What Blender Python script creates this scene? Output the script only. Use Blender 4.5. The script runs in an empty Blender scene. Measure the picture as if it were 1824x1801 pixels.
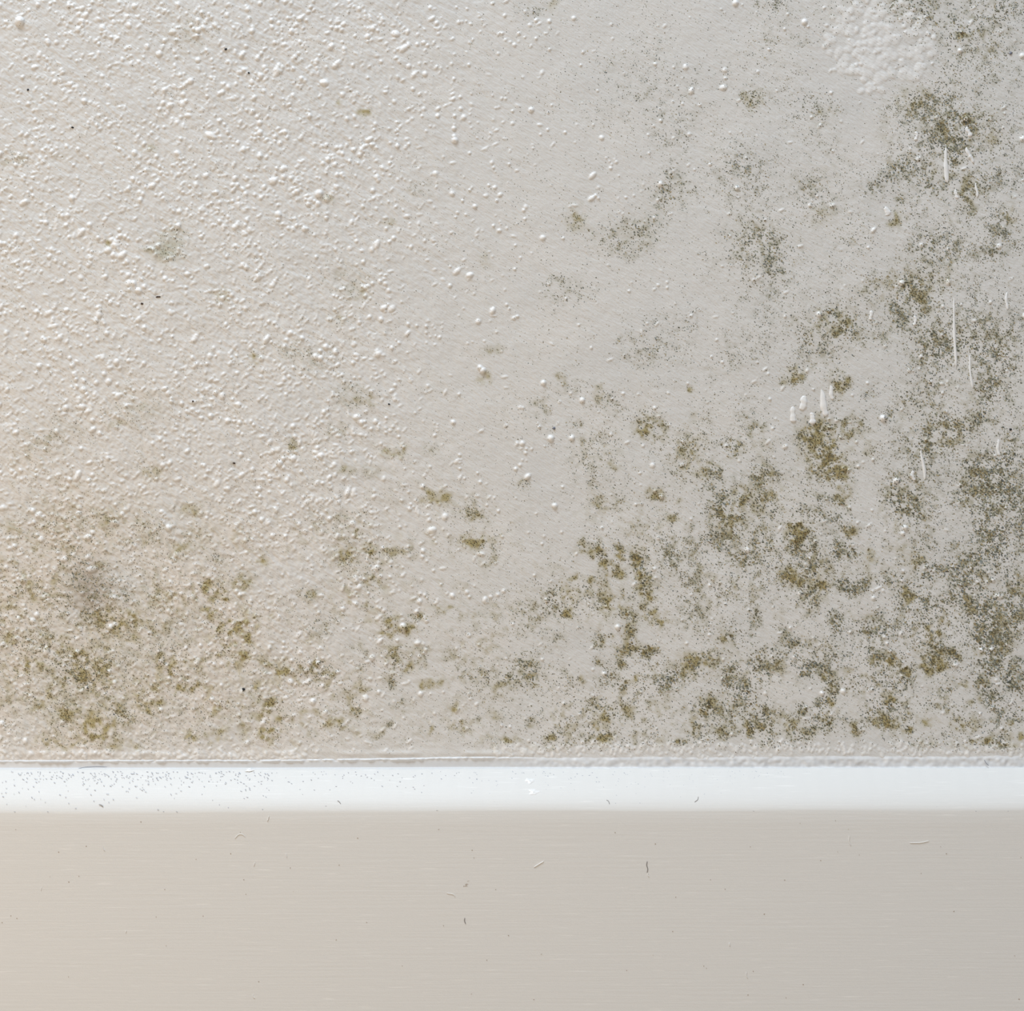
import bpy, math
import numpy as np

# ------------------------------------------------------------------ scale
S = 0.00025                 # one unit of the working grid = 0.25 mm on the wall
D = 3600.0                  # camera distance in the same units (0.90 m)
CX, CY = 912.0, 900.5
Z0 = 0.04                   # height of the lower frame edge above the floor

def world(px, py, h=0.0):
    """wall coordinates (units right, units down, units out of the wall) -> metres"""
    return np.stack([(np.asarray(px) - CX) * S, -np.asarray(h) * S + 0 * np.asarray(px),
                     Z0 + (1801.0 - np.asarray(py)) * S], -1)

def near(px, py, h):
    """wall coordinates of something standing h units proud of the wall"""
    k = (D - h) / D
    return CX + (px - CX) * k, CY + (py - CY) * k

C = bpy.context.scene.collection

# ------------------------------------------------------------------ camera, light, exposure
cam = bpy.data.cameras.new('camera')
cam.sensor_fit = 'HORIZONTAL'; cam.sensor_width = 36.0
cam.lens = 36.0 * D / 1824.0
cam.clip_start = 0.01; cam.clip_end = 50
co = bpy.data.objects.new('camera', cam); C.objects.link(co)
co.location = (0, -D * S, Z0 + (1801 - CY) * S); co.rotation_euler = (math.pi / 2, 0, 0)
bpy.context.scene.camera = co

w = bpy.data.worlds.new('room_light'); bpy.context.scene.world = w
w.use_nodes = True
w.node_tree.nodes['Background'].inputs[0].default_value = (0.975, 0.985, 1.0, 1)
w.node_tree.nodes['Background'].inputs[1].default_value = 0.415

def area(name, loc, target, sx, sy, power, col):
    l = bpy.data.lights.new(name, 'AREA'); l.shape = 'RECTANGLE'; l.size = sx; l.size_y = sy
    l.energy = power; l.color = col
    o = bpy.data.objects.new(name, l); C.objects.link(o); o.location = loc
    from mathutils import Vector
    d = Vector(target) - Vector(loc)
    o.rotation_euler = d.to_track_quat('-Z', 'Y').to_euler()
    return o
area('window_daylight', (-0.55, -0.82, 2.35), (0, 0, 0.3), 0.9, 0.6, 44.0, (0.765, 0.885, 1.0))
area('warm_lamp', (-0.66, -0.95, 0.14), (-0.10, 0, 0.12), 0.45, 0.45, 3.3, (1.0, 0.73, 0.42))

sc = bpy.context.scene
sc.view_settings.view_transform = 'Standard'; sc.view_settings.look = 'None'
sc.view_settings.exposure = 0.0; sc.view_settings.gamma = 1.0
sc.view_settings.use_curve_mapping = False

# ------------------------------------------------------------------ helpers
def tag(o, label=None, cat=None, group=None, kind=None):
    if label: o['label'] = label
    if cat: o['category'] = cat
    if group: o['group'] = group
    if kind: o['kind'] = kind
    return o

def mesh_from(name, verts, faces, mat, smooth=True, cols=None, parent=None):
    """verts (N,3), faces (M,k) numpy arrays with one k"""
    me = bpy.data.meshes.new(name)
    n, m, k = len(verts), len(faces), faces.shape[1]
    me.vertices.add(n); me.vertices.foreach_set('co', np.ascontiguousarray(verts, np.float32).ravel())
    me.loops.add(m * k); me.loops.foreach_set('vertex_index', np.ascontiguousarray(faces, np.int32).ravel())
    me.polygons.add(m); me.polygons.foreach_set('loop_start', (np.arange(m) * k).astype(np.int32))
    me.update(calc_edges=True)
    me.polygons.foreach_set('use_smooth', np.full(m, smooth))
    if cols is not None:
        a = me.color_attributes.new('tint', 'FLOAT_COLOR', 'POINT')
        rgba = np.ones((n, 4), np.float32); rgba[:, :3] = cols
        a.data.foreach_set('color', rgba.ravel())
    me.validate(); me.materials.append(mat)
    o = bpy.data.objects.new(name, me); C.objects.link(o)
    if parent: o.parent = parent
    return o

def grid_faces(nr, nc):
    i = np.arange(nr - 1)[:, None] * nc + np.arange(nc - 1)[None, :]
    return np.stack([i, i + nc, i + nc + 1, i + 1], -1).reshape(-1, 4)

def nodes(name):
    m = bpy.data.materials.new(name); m.use_nodes = True
    nt = m.node_tree; return m, nt, nt.nodes['Principled BSDF']

def N(nt, typ, **kw):
    n = nt.nodes.new(typ)
    for k, v in kw.items():
        if k in n.inputs.keys(): n.inputs[k].default_value = v
        else: setattr(n, k, v)
    return n

# ------------------------------------------------------------------ fields on the wall (1 unit resolution)
X0, X1, Y0, Y1 = -160, 1984, -160, 1384
W_, H_ = X1 - X0, Y1 - Y0
FX, FY = np.meshgrid(np.arange(X0, X1, dtype=np.float32), np.arange(Y0, Y1, dtype=np.float32))

def fnoise(seed, lx, ly=None, ang=0.0):
    """gaussian noise of correlation length lx by ly, turned by ang; std 1"""
    ly = ly or lx
    r = np.random.default_rng(seed).standard_normal((H_, W_)).astype(np.float32)
    fy = np.fft.fftfreq(H_)[:, None]; fx = np.fft.rfftfreq(W_)[None, :]
    c, s = math.cos(ang), math.sin(ang)
    u = fx * c + fy * s; v = -fx * s + fy * c
    f = np.fft.rfft2(r) * np.exp(-2 * (math.pi ** 2) * ((u * lx) ** 2 + (v * ly) ** 2))
    o = np.fft.irfft2(f, (H_, W_)).astype(np.float32)
    return (o - o.mean()) / o.std()

def sstep(a, b, x):
    t = np.clip((x - a) / (b - a), 0, 1); return t * t * (3 - 2 * t)

# mould: x, y, rx, ry, dark density, ochre density
MOULD = np.array([
 945,15,25,12,.3,0, 985,8,8,8,.2,.4, 1150,150,110,60,.16,0, 1140,165,18,12,.35,.1, 1340,175,14,13,.55,.6, 1200,240,30,40,.28,0,
 1195,345,32,28,.5,.1, 1150,395,28,20,.4,.1, 1025,390,15,20,.3,.55, 1110,425,45,28,.4,.2, 1010,518,35,18,.38,.1, 1340,430,42,38,.5,.15,
 1330,300,50,40,.38,0, 1380,10,28,22,.32,0, 1400,72,38,6,.35,.05, 1450,190,40,20,.25,0, 1475,200,14,6,.4,.3,
 1640,10,60,22,.5,.1, 1650,36,40,8,.4,.1, 1740,50,60,40,.3,.1, 1800,10,40,25,.4,0, 1716,62,8,6,.6,.5, 1770,120,70,50,.25,.05,
 1690,215,60,40,.35,.1, 1617,178,22,16,.5,.4, 1652,195,34,22,.55,.2, 1700,240,34,28,.8,.25, 1740,215,16,10,.7,.3, 1718,212,12,10,1,.3,
 1770,250,12,14,.3,.6, 1706,286,11,6,1.2,.5, 1662,303,8,8,.3,.5, 1610,310,38,20,.5,.1, 1558,335,16,15,.5,.1, 1604,350,10,9,.9,.2,
 1596,388,15,12,.6,.6, 1722,340,18,20,.55,.5, 1672,322,28,22,.45,.1, 1460,380,16,10,.35,.3, 1440,330,30,20,.3,.1, 1730,370,12,12,.4,.2,
 1800,380,12,12,.3,.35, 1670,440,42,25,.5,.1, 1790,430,42,34,.5,.05, 1795,300,40,60,.3,0, 1370,480,24,30,.5,.1,
 1560,512,30,22,.35,.3, 1632,503,46,26,.62,.4, 1640,532,20,14,.6,.4, 1585,545,10,16,.6,.1, 1608,548,10,18,.6,.1, 1598,566,18,8,.6,.1,
 1485,568,36,18,.6,.45, 1500,592,24,12,.4,.2, 1450,592,26,14,.35,.1, 1540,590,55,26,.4,.15, 1650,578,36,26,.45,.15, 1652,622,30,26,.6,.2,
 1722,615,22,12,.55,.1, 1445,625,26,18,.5,.1, 1770,600,60,80,.4,.05, 1415,668,13,12,.7,.85, 1407,680,16,8,.5,.4, 1497,684,15,17,.8,.9,
 1550,690,12,18,.5,.1, 1650,690,24,18,.4,.1, 1758,685,24,20,.5,.2, 1742,722,20,22,.55,.3, 1640,725,32,25,.4,.2, 1517,760,20,18,.75,.6,
 1502,748,14,8,.4,.2, 1580,745,14,14,.5,0, 1462,790,32,38,.7,.85, 1482,830,28,26,.7,.75, 1440,775,18,12,.5,.6, 1496,842,10,10,.6,.9,
 1555,805,12,12,.5,.4, 1650,785,7,16,1.2,.4, 1605,800,20,25,.4,.1, 1660,832,32,32,.45,.15, 1705,757,38,10,.55,.3, 1700,775,40,20,.3,.2,
 1770,842,54,44,.5,.1, 1760,875,48,26,.5,.2, 1810,850,20,90,.3,0, 1500,882,15,18,.8,.7, 1455,900,24,18,.6,.2, 1612,878,30,24,.55,.2, 1633,900,18,14,.6,.3,
 1370,862,16,30,.4,.2, 1195,580,60,20,.28,0, 1165,622,55,25,.32,.05, 1352,540,36,30,.45,0, 1330,625,40,30,.3,0, 998,672,8,7,.4,.5, 1067,700,9,13,.3,.45,
 1090,722,22,18,.28,.05, 1229,692,4,4,.6,.8, 962,722,10,10,.4,.3, 1150,757,14,18,.75,.8, 1178,760,10,14,.5,.3, 1160,775,18,14,.4,.4, 1062,772,8,7,.6,.3, 1030,750,8,6,.5,.2,
 1040,790,10,6,.3,.3, 1065,815,38,28,.25,.1, 1092,830,7,6,.4,.4, 1245,745,9,8,.2,.35, 1338,760,17,20,.55,.15, 1303,797,15,13,.7,.75,
 1222,815,20,26,.45,.45, 1245,785,14,10,.3,.4, 1252,842,22,13,.6,.55, 1276,838,10,14,.6,.3, 1355,845,20,15,.55,.35, 1058,860,7,7,.6,.3, 1165,880,13,9,.75,.95, 1070,892,14,9,.35,.5,
 1105,890,22,14,.3,.1, 1204,892,7,5,.5,.5, 1282,885,30,26,.6,.15, 1345,890,30,17,.7,.6, 1292,915,18,18,.8,.9, 1320,880,12,10,.5,.7,
 1295,935,28,22,.6,.4, 1203,922,10,6,.6,.6, 1226,940,6,8,1,.3, 1125,945,22,12,.3,.2, 1350,957,20,24,.5,.25, 1280,965,30,15,.45,.1, 1340,1005,30,26,.55,.15, 1310,990,16,12,.4,.1,
 1037,973,10,8,.7,.9, 1064,984,11,13,.7,.9, 1105,986,8,8,.6,.8, 1105,972,8,6,.6,.4, 1138,978,9,8,.6,.8, 1135,998,14,13,1,.6, 1076,1002,8,8,.5,.8, 1084,1014,13,10,.7,.8, 1102,1022,12,11,.7,.8,
 1146,1028,12,15,.7,.85, 1150,1050,18,12,.8,.5, 1022,1028,8,6,.5,.7, 1053,1035,4,6,.5,.8, 1080,1050,18,16,.6,.55, 1013,1060,15,11,.25,.9, 1095,1080,14,12,.5,.75, 1122,1060,14,12,.5,.3, 1150,1068,11,13,.8,.8,
 1010,1090,11,8,.85,.7, 1075,1078,10,10,.5,.1, 1120,1098,14,16,.9,.7, 1165,1105,18,11,.6,.9, 1210,1000,38,38,.42,.1, 1240,1045,12,14,.55,.2, 1120,1130,10,12,.8,.7, 1073,1141,12,10,.75,.7,
 1125,1155,12,12,.95,.8, 1103,1158,10,8,.7,.7, 1155,1162,14,8,1,.9, 1065,1178,6,5,.9,.5, 1110,1182,7,6,.8,.6, 1138,1208,5,6,.6,1, 1032,1213,6,6,.7,.9, 1110,1220,5,7,.9,.2, 1080,1212,14,12,.5,.1,
 948,1198,20,18,.55,.3, 957,1222,6,8,.7,.8, 932,1180,18,16,.4,.2, 990,1143,18,14,.3,.2, 950,1100,30,22,.25,.2, 985,1070,20,20,.3,.1, 1240,1100,24,24,.35,.2, 1288,1140,16,14,.6,.3, 1285,1180,30,20,.6,.35,
 1345,1105,11,20,.55,.2, 1295,1137,10,10,.7,.4, 1367,1178,18,22,.65,.2, 1238,1178,18,14,.5,.6, 1240,1185,20,18,.4,.5, 1192,1220,12,12,.7,.1, 1205,1208,16,12,.6,.1, 1302,1205,14,14,.9,.4, 1325,1222,8,6,.9,.3,
 1340,1240,9,16,.6,.1, 1258,1258,13,14,1,.9, 1242,1283,12,9,.9,.8, 1238,1306,7,6,.7,1, 1078,1270,12,8,.9,1, 1058,1293,6,6,.6,1, 1076,1313,14,5,.8,.9, 1055,1258,14,10,.4,.2, 1115,1262,12,14,.3,.3,
 1295,1270,38,26,.45,.15, 1337,1294,9,12,.8,1, 1295,1303,20,9,.5,.4, 1370,1282,16,24,.65,.4, 980,1312,9,7,.4,.6, 945,1290,14,9,.35,.3, 920,1318,5,6,.4,.6, 1015,1325,5,4,.7,.6, 1040,1310,8,9,.5,.2, 1213,1321,12,3,.8,.6,
 1375,920,15,14,.5,.2, 1418,945,14,14,.6,.95, 1428,955,12,10,.7,.8, 1415,972,12,12,.75,.4, 1515,945,10,10,.9,.9, 1500,925,24,9,.5,0, 1460,990,32,26,.45,.15, 1487,978,10,10,.5,.1, 1440,1012,24,14,.5,.2,
 1552,990,10,10,.9,1, 1550,1003,8,8,.9,.9, 1518,990,12,12,.7,.2, 1410,1022,14,15,.7,1, 1420,1030,10,10,.6,.8, 1455,1038,14,13,.9,1, 1468,1050,7,7,.9,.9, 1498,1035,14,12,.75,.2, 1535,1030,12,14,.8,.2, 1540,1050,16,10,.6,.1, 1515,1045,14,10,.7,.1,
 1443,1075,11,15,.85,.4, 1490,1110,8,14,1,.1, 1480,1098,6,10,.7,.1, 1550,1113,16,16,.6,.25, 1585,1122,24,12,.35,0, 1628,912,22,12,.6,.2, 1650,962,20,20,.65,.15, 1610,985,16,14,.4,.3, 1636,1000,13,11,.7,.6, 1708,975,16,9,.65,.2,
 1600,1038,14,14,.7,.2, 1616,1060,13,11,.5,.9, 1610,1080,12,9,.8,0, 1660,1022,20,18,.75,.15, 1700,1012,24,20,.75,.1, 1658,1078,22,18,.8,.1, 1722,1050,26,28,.65,.15, 1770,1080,36,50,.7,.15, 1765,1140,26,22,.7,.1, 1812,1078,14,18,.9,.1, 1818,1040,8,12,.7,.5,
 1790,940,50,50,.4,0, 1740,960,60,40,.35,0, 1740,1000,30,20,.4,.1, 1662,1128,10,12,.7,1.3, 1668,1175,17,14,.9,1.2, 1650,1192,9,9,1,1.2, 1702,1167,12,11,.95,.7, 1672,1150,16,10,.6,.3,
 1568,1175,14,14,.75,.4, 1592,1177,10,6,.9,1.1, 1614,1196,8,10,1,.9, 1620,1218,12,11,.6,.1, 1473,1155,7,8,.6,.9, 1490,1165,16,12,.65,.1, 1378,1175,13,13,.65,.3, 1405,1145,14,20,.45,.1, 1458,1185,18,12,.75,.1, 1470,1200,9,8,1,.8, 1485,1225,8,11,.95,.8,
 1435,1192,8,8,.9,.2, 1462,1250,10,7,.7,.1, 1480,1250,5,7,.8,1.1, 1430,1262,6,8,1,.4, 1585,1247,8,6,.7,1, 1592,1262,20,6,.8,.1, 1610,1276,12,5,1,.4, 1562,1278,12,8,.6,.1, 1528,1300,8,12,.8,.8, 1582,1286,22,10,.6,.8, 1617,1302,8,5,.9,.9,
 1410,1290,10,12,.6,.8, 1440,1303,10,9,1,.6, 1380,1290,14,20,.65,.3, 1470,1292,14,12,.75,.3, 1425,1315,14,8,.5,.3, 1420,1150,12,8,.4,.2,1456,1150,14,12,.5,.3,
 1685,1230,14,9,.6,.1, 1718,1220,7,9,.5,.8, 1742,1220,10,12,.85,.2, 1772,1188,20,18,.8,.15, 1812,1205,14,24,.85,.1, 1768,1240,16,16,.75,.1, 1735,1248,9,7,.6,.6, 1806,1218,8,6,1,.3, 1655,1287,8,8,.5,.8, 1722,1290,20,10,.5,1, 1776,1275,9,9,.9,.2,
 1746,1320,14,5,.8,1.1, 1785,1331,9,6,1.2,.8, 1806,1336,14,7,.5,1.3, 1820,1310,5,8,.7,.9, 1812,1283,7,4,.9,.2, 1690,1262,18,7,.5,.1, 1795,1308,12,6,.4,.7, 1655,1262,10,8,.5,.2,
 # lower left field
 150,1120,180,150,.30,.06, 150,1170,150,120,0,.22, 160,930,180,70,.0,.10, 420,1120,60,120,0,.10, 160,1040,32,40,.4,.1, 150,1015,18,12,.7,.1, 190,1050,10,16,.5,.1, 130,1078,12,10,.5,.1, 155,1098,16,9,.6,.1, 100,935,50,30,.2,.1, 272,940,26,20,.4,.3, 345,910,24,8,.3,.6, 195,920,24,12,.3,.4, 350,960,24,20,.3,.35,
 385,1000,8,9,.8,.3, 320,975,14,8,.4,.6, 368,1035,9,7,.5,.8, 392,1038,10,8,.5,.8, 394,1052,8,6,.6,.9, 437,1035,15,10,.5,.8, 365,1055,5,6,.5,.8, 376,1067,6,5,.6,.8, 405,1066,6,5,.6,.8, 362,1083,6,6,.5,.7, 378,1093,11,6,.5,1,
 405,1118,16,12,.5,1, 442,1138,7,7,.6,1.1, 408,1160,14,12,.5,.5, 436,1168,12,9,.7,1, 440,1115,12,8,.3,.6, 445,1125,6,6,.4,.5, 130,1180,60,34,.45,.4, 105,1152,30,12,.4,.4, 132,1200,18,10,.8,.3, 300,1182,18,22,.4,.6, 322,1225,14,7,.4,.8, 60,1182,14,8,.3,.7,
 75,1245,20,13,.4,.7, 122,1270,18,10,.4,.7, 178,1298,20,18,.4,1, 110,1325,20,9,.5,1, 90,1318,12,6,.4,.8, 205,1332,9,5,.4,1, 240,1332,8,8,.5,1.1, 215,1318,8,6,.4,.8, 275,1250,22,18,.45,.5, 345,1315,10,8,.5,.8, 385,1310,18,10,.6,.8, 430,1300,8,14,.5,.5,
 220,1100,44,14,.45,.6, 25,1132,16,9,.3,.8, 50,1055,30,20,.35,.2, 265,1060,24,14,.3,.4, 282,1118,16,8,.3,.5, 240,1140,20,8,.3,.5, 310,1060,12,8,.4,.6, 453,1235,9,15,.6,.6, 25,940,14,8,.2,.5, 8,1010,14,10,.3,.6, 335,1220,20,10,.4,.4, 170,1240,60,30,.35,.25, 210,1270,30,22,.4,.15, 330,1275,24,20,.25,.1, 420,1265,20,18,.3,.3,
 500,1187,22,10,.5,.8, 515,1197,12,6,.5,1, 470,1195,10,14,.5,.3, 487,1245,14,12,.6,.6, 475,1225,12,9,.4,.6, 483,1252,6,4,.8,1, 490,1282,26,14,.35,.5, 490,1311,5,8,.7,1, 465,1308,6,7,.4,.7, 466,998,10,6,.4,.9, 462,1098,6,6,.5,.7,
 550,1060,16,10,.55,.4, 540,1096,7,4,.6,.6, 568,1122,17,12,.5,.2, 590,1112,8,6,.4,.4, 565,1195,28,12,.42,.3, 572,1180,10,6,.4,.2, 640,950,9,8,.6,.9, 657,980,11,8,.8,.9, 612,980,16,20,.35,.5, 640,1015,40,24,.25,.2, 665,1040,10,12,.4,.4, 600,930,36,20,.25,.2, 700,985,40,8,.3,.3,
 640,1152,16,10,.4,.2, 700,1110,14,12,.5,.8, 722,1122,14,10,.6,.7, 690,1130,10,6,.4,.6, 700,1160,18,12,.5,.4, 742,1165,18,11,.5,.6, 700,1200,14,22,.55,.3, 730,1190,8,8,.4,.8, 643,1195,5,14,.6,.3, 620,1235,12,11,.6,.7, 655,1230,8,4,.4,.3, 764,1220,13,7,.4,1, 785,1216,4,4,.6,.6, 755,1185,8,5,.3,.3,
 800,1165,12,8,.4,.3, 818,1180,8,10,.3,.3, 786,1083,11,7,.55,.7, 650,1080,12,6,.4,.2, 748,1098,12,5,.5,.3, 612,1288,9,7,.4,.9, 632,1268,10,8,.5,.5, 698,1294,5,5,.9,.2, 625,1310,14,6,.2,.4, 670,1308,12,6,.3,.5, 715,1260,20,12,.4,.2, 570,1290,14,6,.3,.4, 848,917,12,8,.7,.8, 850,960,22,9,.5,1, 855,968,10,6,.7,.9,
 876,992,10,12,.6,.4, 870,985,12,10,.4,.1, 880,1215,34,22,.4,.25, 850,1200,18,10,.3,.2, 910,1200,14,14,.4,.1, 812,1262,4,9,.4,.9, 818,1294,9,8,.5,.9, 766,1300,4,10,.3,.7, 850,1278,4,4,.9,.1, 882,1275,12,9,.3,.5, 900,1320,10,5,.5,.7, 838,1100,16,9,.2,.4, 885,1080,20,10,.25,.3, 870,1095,8,5,.3,.4,
 # faint upper left marks
 620,490,40,22,.2,.1, 640,520,20,14,.2,.3, 605,565,16,12,.25,.3, 520,795,7,9,.9,1, 772,884,20,12,.25,1, 755,878,8,8,.3,.9, 625,700,22,18,.45,.2, 655,714,12,8,.3,.6, 700,808,18,7,.4,.6, 720,800,8,6,.2,.4, 565,640,30,16,.25,.1, 861,673,9,9,.2,.7, 876,625,14,8,.3,.3, 620,840,14,6,.3,.5, 660,838,14,10,.25,.3, 600,765,14,8,.3,.2, 530,625,30,16,.25,.1,
 455,632,8,4,.5,1, 270,840,18,7,.3,.5, 265,835,10,5,.3,.5, 212,755,14,6,.3,.6, 250,725,40,30,.16,.15, 60,800,30,24,.2,.15, 110,770,40,30,.15,.1, 395,520,12,12,.15,.4, 455,642,5,10,.3,.7, 300,443,22,20,.3,.3, 315,415,14,16,.2,.1, 262,445,10,6,.2,.3, 648,200,10,4,.1,1, 606,182,4,4,.1,.5, 585,351,6,4,.5,.8, 693,396,10,4,.4,.6, 750,340,16,12,.25,.1, 330,60,40,30,.1,.1, 265,262,10,7,.1,.4, 25,285,18,8,.3,.3, 865,460,10,8,.3,.3, 835,905,30,14,.2,.2,
 192,433,4,4,.2,.9, 105,280,6,4,.3,.3, 770,800,10,8,.3,.2, 940,860,10,8,.3,.3, 965,745,12,14,.25,.1, 1010,690,24,14,.2,.1,
], np.float32).reshape(-1, 6)

def splat(col, power=1.0):
    F = np.zeros((H_, W_), np.float32)
    for m in MOULD:
        x, y, rx, ry, a = m[0], m[1], m[2] * 1.14 + 1, m[3] * 1.14 + 1, m[col]
        if a <= 0: continue
        if x < 560 and y > 880 and rx < 40: a *= .75 if col == 4 else .85
        ex, ey = rx * 2.2, ry * 2.2
        i0, i1 = int(max(0, y - ey - Y0)), int(min(H_, y + ey - Y0 + 1))
        j0, j1 = int(max(0, x - ex - X0)), int(min(W_, x + ex - X0 + 1))
        if i1 <= i0 or j1 <= j0: continue
        q = ((FX[i0:i1, j0:j1] + WX[i0:i1, j0:j1] * min(1, rx / 14) - x) / rx) ** 2 + ((FY[i0:i1, j0:j1] + WY[i0:i1, j0:j1] * min(1, ry / 14) - y) / ry) ** 2
        g = a * np.exp(-(q ** 1.4) * .85)
        sub = F[i0:i1, j0:j1]
        np.copyto(sub, sub + g * (1 - np.minimum(sub, 1.3) / 1.4))
    return F

WX = fnoise(1, 7) * 2.4 + fnoise(3, 3) * 1.7; WY = fnoise(2, 7) * 2.4 + fnoise(4, 3) * 1.7
n3, n6, n12, n25, n60 = fnoise(11, 2.4), fnoise(12, 5), fnoise(13, 10), fnoise(14, 22), fnoise(15, 60)
dark = splat(4); ochre = splat(5)

edge = 1 - sstep(1322, 1346, FY)                       # growth stops above the sealant
diag = sstep(-120, 520, (FX - 1120) + .35 * (FY - 500))
backg = 0.05 + .17 * diag + .10 * sstep(900, 1150, FY) * (1 - .35 * np.exp(-((FX - 600) / 260) ** 2)) + .03 * sstep(500, 900, FY)
clear = np.exp(-((FX - 1560) / 95) ** 2 - ((FY - 80) / 85) ** 2) + .9 * np.exp(-((FX - 1535) / 40) ** 2 - ((FY - 250) / 60) ** 2) \
      + .8 * np.exp(-((FX - 1560) / 55) ** 2 - ((FY - 650) / 36) ** 2) + .7 * np.exp(-((FX - 1290) / 60) ** 2 - ((FY - 560) / 90) ** 2) \
      + .8 * np.exp(-((FX - 1550) / 26) ** 2 - ((FY - 880) / 70) ** 2) + .7 * np.exp(-((FX - 1430) / 45) ** 2 - ((FY - 1110) / 30) ** 2) \
      + .7 * np.exp(-((FX - 1400) / 50) ** 2 - ((FY - 1230) / 24) ** 2) + .7 * np.exp(-((FX - 1215) / 50) ** 2 - ((FY - 1150) / 24) ** 2) \
      + .6 * np.exp(-((FX - 1590) / 40) ** 2 - ((FY - 440) / 30) ** 2) + .5 * np.exp(-((FX - 1690) / 45) ** 2 - ((FY - 935) / 40) ** 2)
clear = np.clip(clear, 0, 1)
dens = np.clip(backg * (1 + .35 * n25 + .3 * n12) * (1 - clear), 0, 1) * .8 + dark * np.clip(.88 + .30 * n6 + .12 * n12, .1, 1.9) * (1 - .5 * clear)
dens = np.clip(dens * edge, 0, 1.3)
tuft = np.clip(n6 * .7 + n3 * .5 - .15, 0, 1.6)
low = sstep(880, 1060, FY) * (1 - sstep(640, 900, FX) * .6) * .18 + .08 * sstep(620, 1000, FY) + .08 * diag
oc = np.clip(ochre * (.68 + .22 * n6 + .32 * n3) + low * tuft * (1 - clear) * (.7 + .5 * n25), 0, 1.2) * edge
mist = np.clip(dens * np.clip(.55 + .8 * n3 + .35 * n6, 0, 2.4), 0, 1.3)

# ------------------------------------------------------------------ relief of the painted wall (units)
rng = np.random.default_rng(7)
g1 = fnoise(21, 2.2, 4.6, math.radians(-62)); g2 = fnoise(22, 4.5, 9, math.radians(-55)); g3 = fnoise(23, 18)
leftness = np.clip(1.0 - sstep(560, 1080, FX + .12 * FY) , 0, 1)
rough = .35 + .65 * leftness
relief = (.24 * g1 + .24 * g2 + .24 * fnoise(25, 1.7) * leftness) * rough + .25 * g3
# soft pebbly area, upper right
peb = np.exp(-(((FX - 1565) / 95) ** 2 + ((FY - 80) / 90) ** 2) ** 2)
heightf = relief

def bead(x, y, r, hgt, el=1.0, ang=0.0):
    R = r * el + 1
    i0, i1 = int(max(0, y - R - Y0)), int(min(H_, y + R - Y0 + 2)); j0, j1 = int(max(0, x - R - X0)), int(min(W_, x + R - X0 + 2))
    if i1 <= i0 or j1 <= j0: return
    dx, dy = FX[i0:i1, j0:j1] - x, FY[i0:i1, j0:j1] - y
    c, s = math.cos(ang), math.sin(ang)
    u, v = (dx * c - dy * s) / (r * el), (dx * s + dy * c) / r
    q = np.clip(1 - u * u - v * v, 0, 1)
    B[i0:i1, j0:j1] = np.maximum(B[i0:i1, j0:j1], hgt * q ** .75)

B = np.zeros((H_, W_), np.float32)
for _ in range(230):
    a, q = rng.uniform(0, 6.283), rng.uniform(0, 1) ** .6
    bead(1568 + 100 * q * math.cos(a), 78 + 92 * q * math.sin(a), rng.uniform(4, 9), rng.uniform(.7, 1.5), rng.uniform(1, 1.4), rng.uniform(0, 3))
for _ in range(520):
    bead(rng.uniform(880, X1), rng.normal(1334, 7), rng.uniform(1.8, 4), rng.uniform(.7, 1.5), rng.uniform(1, 1.9), math.radians(rng.normal(80, 20)))
for _ in range(170):
    bead(rng.uniform(X0, 560), rng.normal(1346, 4), rng.uniform(2, 4.5), rng.uniform(.9, 1.8), rng.uniform(1, 1.8), rng.uniform(0, 3))
# beads come in loose strings and clusters
prob = leftness * np.clip(1.05 - .55 * sstep(820, 1330, FY) * 1.0, .25, 1) * np.clip(1 + .5 * n25 + .25 * n60, .15, 2) + .035
prob *= (1 - .85 * np.exp(-((FX - 640) / 900) ** 2) * sstep(1150, 1300, FY) * .6)
def pick(n, P):
    out = []
    while len(out) < n:
        x = rng.uniform(X0, X1, 4 * n); y = rng.uniform(Y0, 1345, 4 * n); t = rng.uniform(0, 2.0, 4 * n)
        k = t < P[(y - Y0).astype(int), (x - X0).astype(int)]
        out += list(zip(x[k], y[k]))
    return out[:n]
for x, y in pick(2600, prob):
    r = rng.choice([2.6, 3.2, 3.8, 4.6, 5.4], p=[.28, .32, .22, .13, .05]) * rng.uniform(.9, 1.12)
    bead(x, y, r, r * rng.uniform(.42, .72), rng.choice([1, 1.15, 1.5, 2.0], p=[.5, .25, .17, .08]), math.radians(rng.normal(38, 22)))
    if rng.uniform() < .2:
        a = math.radians(rng.normal(38, 30)); xx, yy = x, y
        for _ in range(rng.integers(1, 5)):
            a += rng.normal(0, .6); xx += math.cos(a) * r * rng.uniform(1.4, 4.2); yy -= math.sin(a) * r * rng.uniform(1.2, 4.0)
            bead(xx, yy, r * rng.uniform(.5, 1.0), r * rng.uniform(.3, .6))
for x, y in pick(3800, leftness * 1.0 + .05):
    r = rng.uniform(1.9, 3.0); bead(x, y, r, r * .5, rng.choice([1, 1.8, 2.6]), math.radians(rng.normal(35, 25)))
for x, y in pick(420, np.full((H_, W_), .6) * (1 - leftness)):
    r = rng.uniform(1.6, 3.0); bead(x, y, r, r * .8)
for x, y, r in [(1477,762,3),(968,682,5),(1037,713,5),(988,901,5),(981,781,6),(1019,780,5),(137,1162,5),(718,1117,7),(1580,1146,3),(1575,1135,3),(1650,783,3),(1573,745,6),(1612,940,5),(1608,950,4),(1720,212,6),
                (300,940,6),(860,660,6),(35,38,9),(150,180,5),(855,655,5),(498,825,6),(1585,1160,3),(1748,1158,4),(1765,1157,4),(1436,1260,3),(1464,1235,4),(1100,1117,5),(568,345,7),(1710,90,4)]:
    bead(x, y, r, r * .8)
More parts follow.
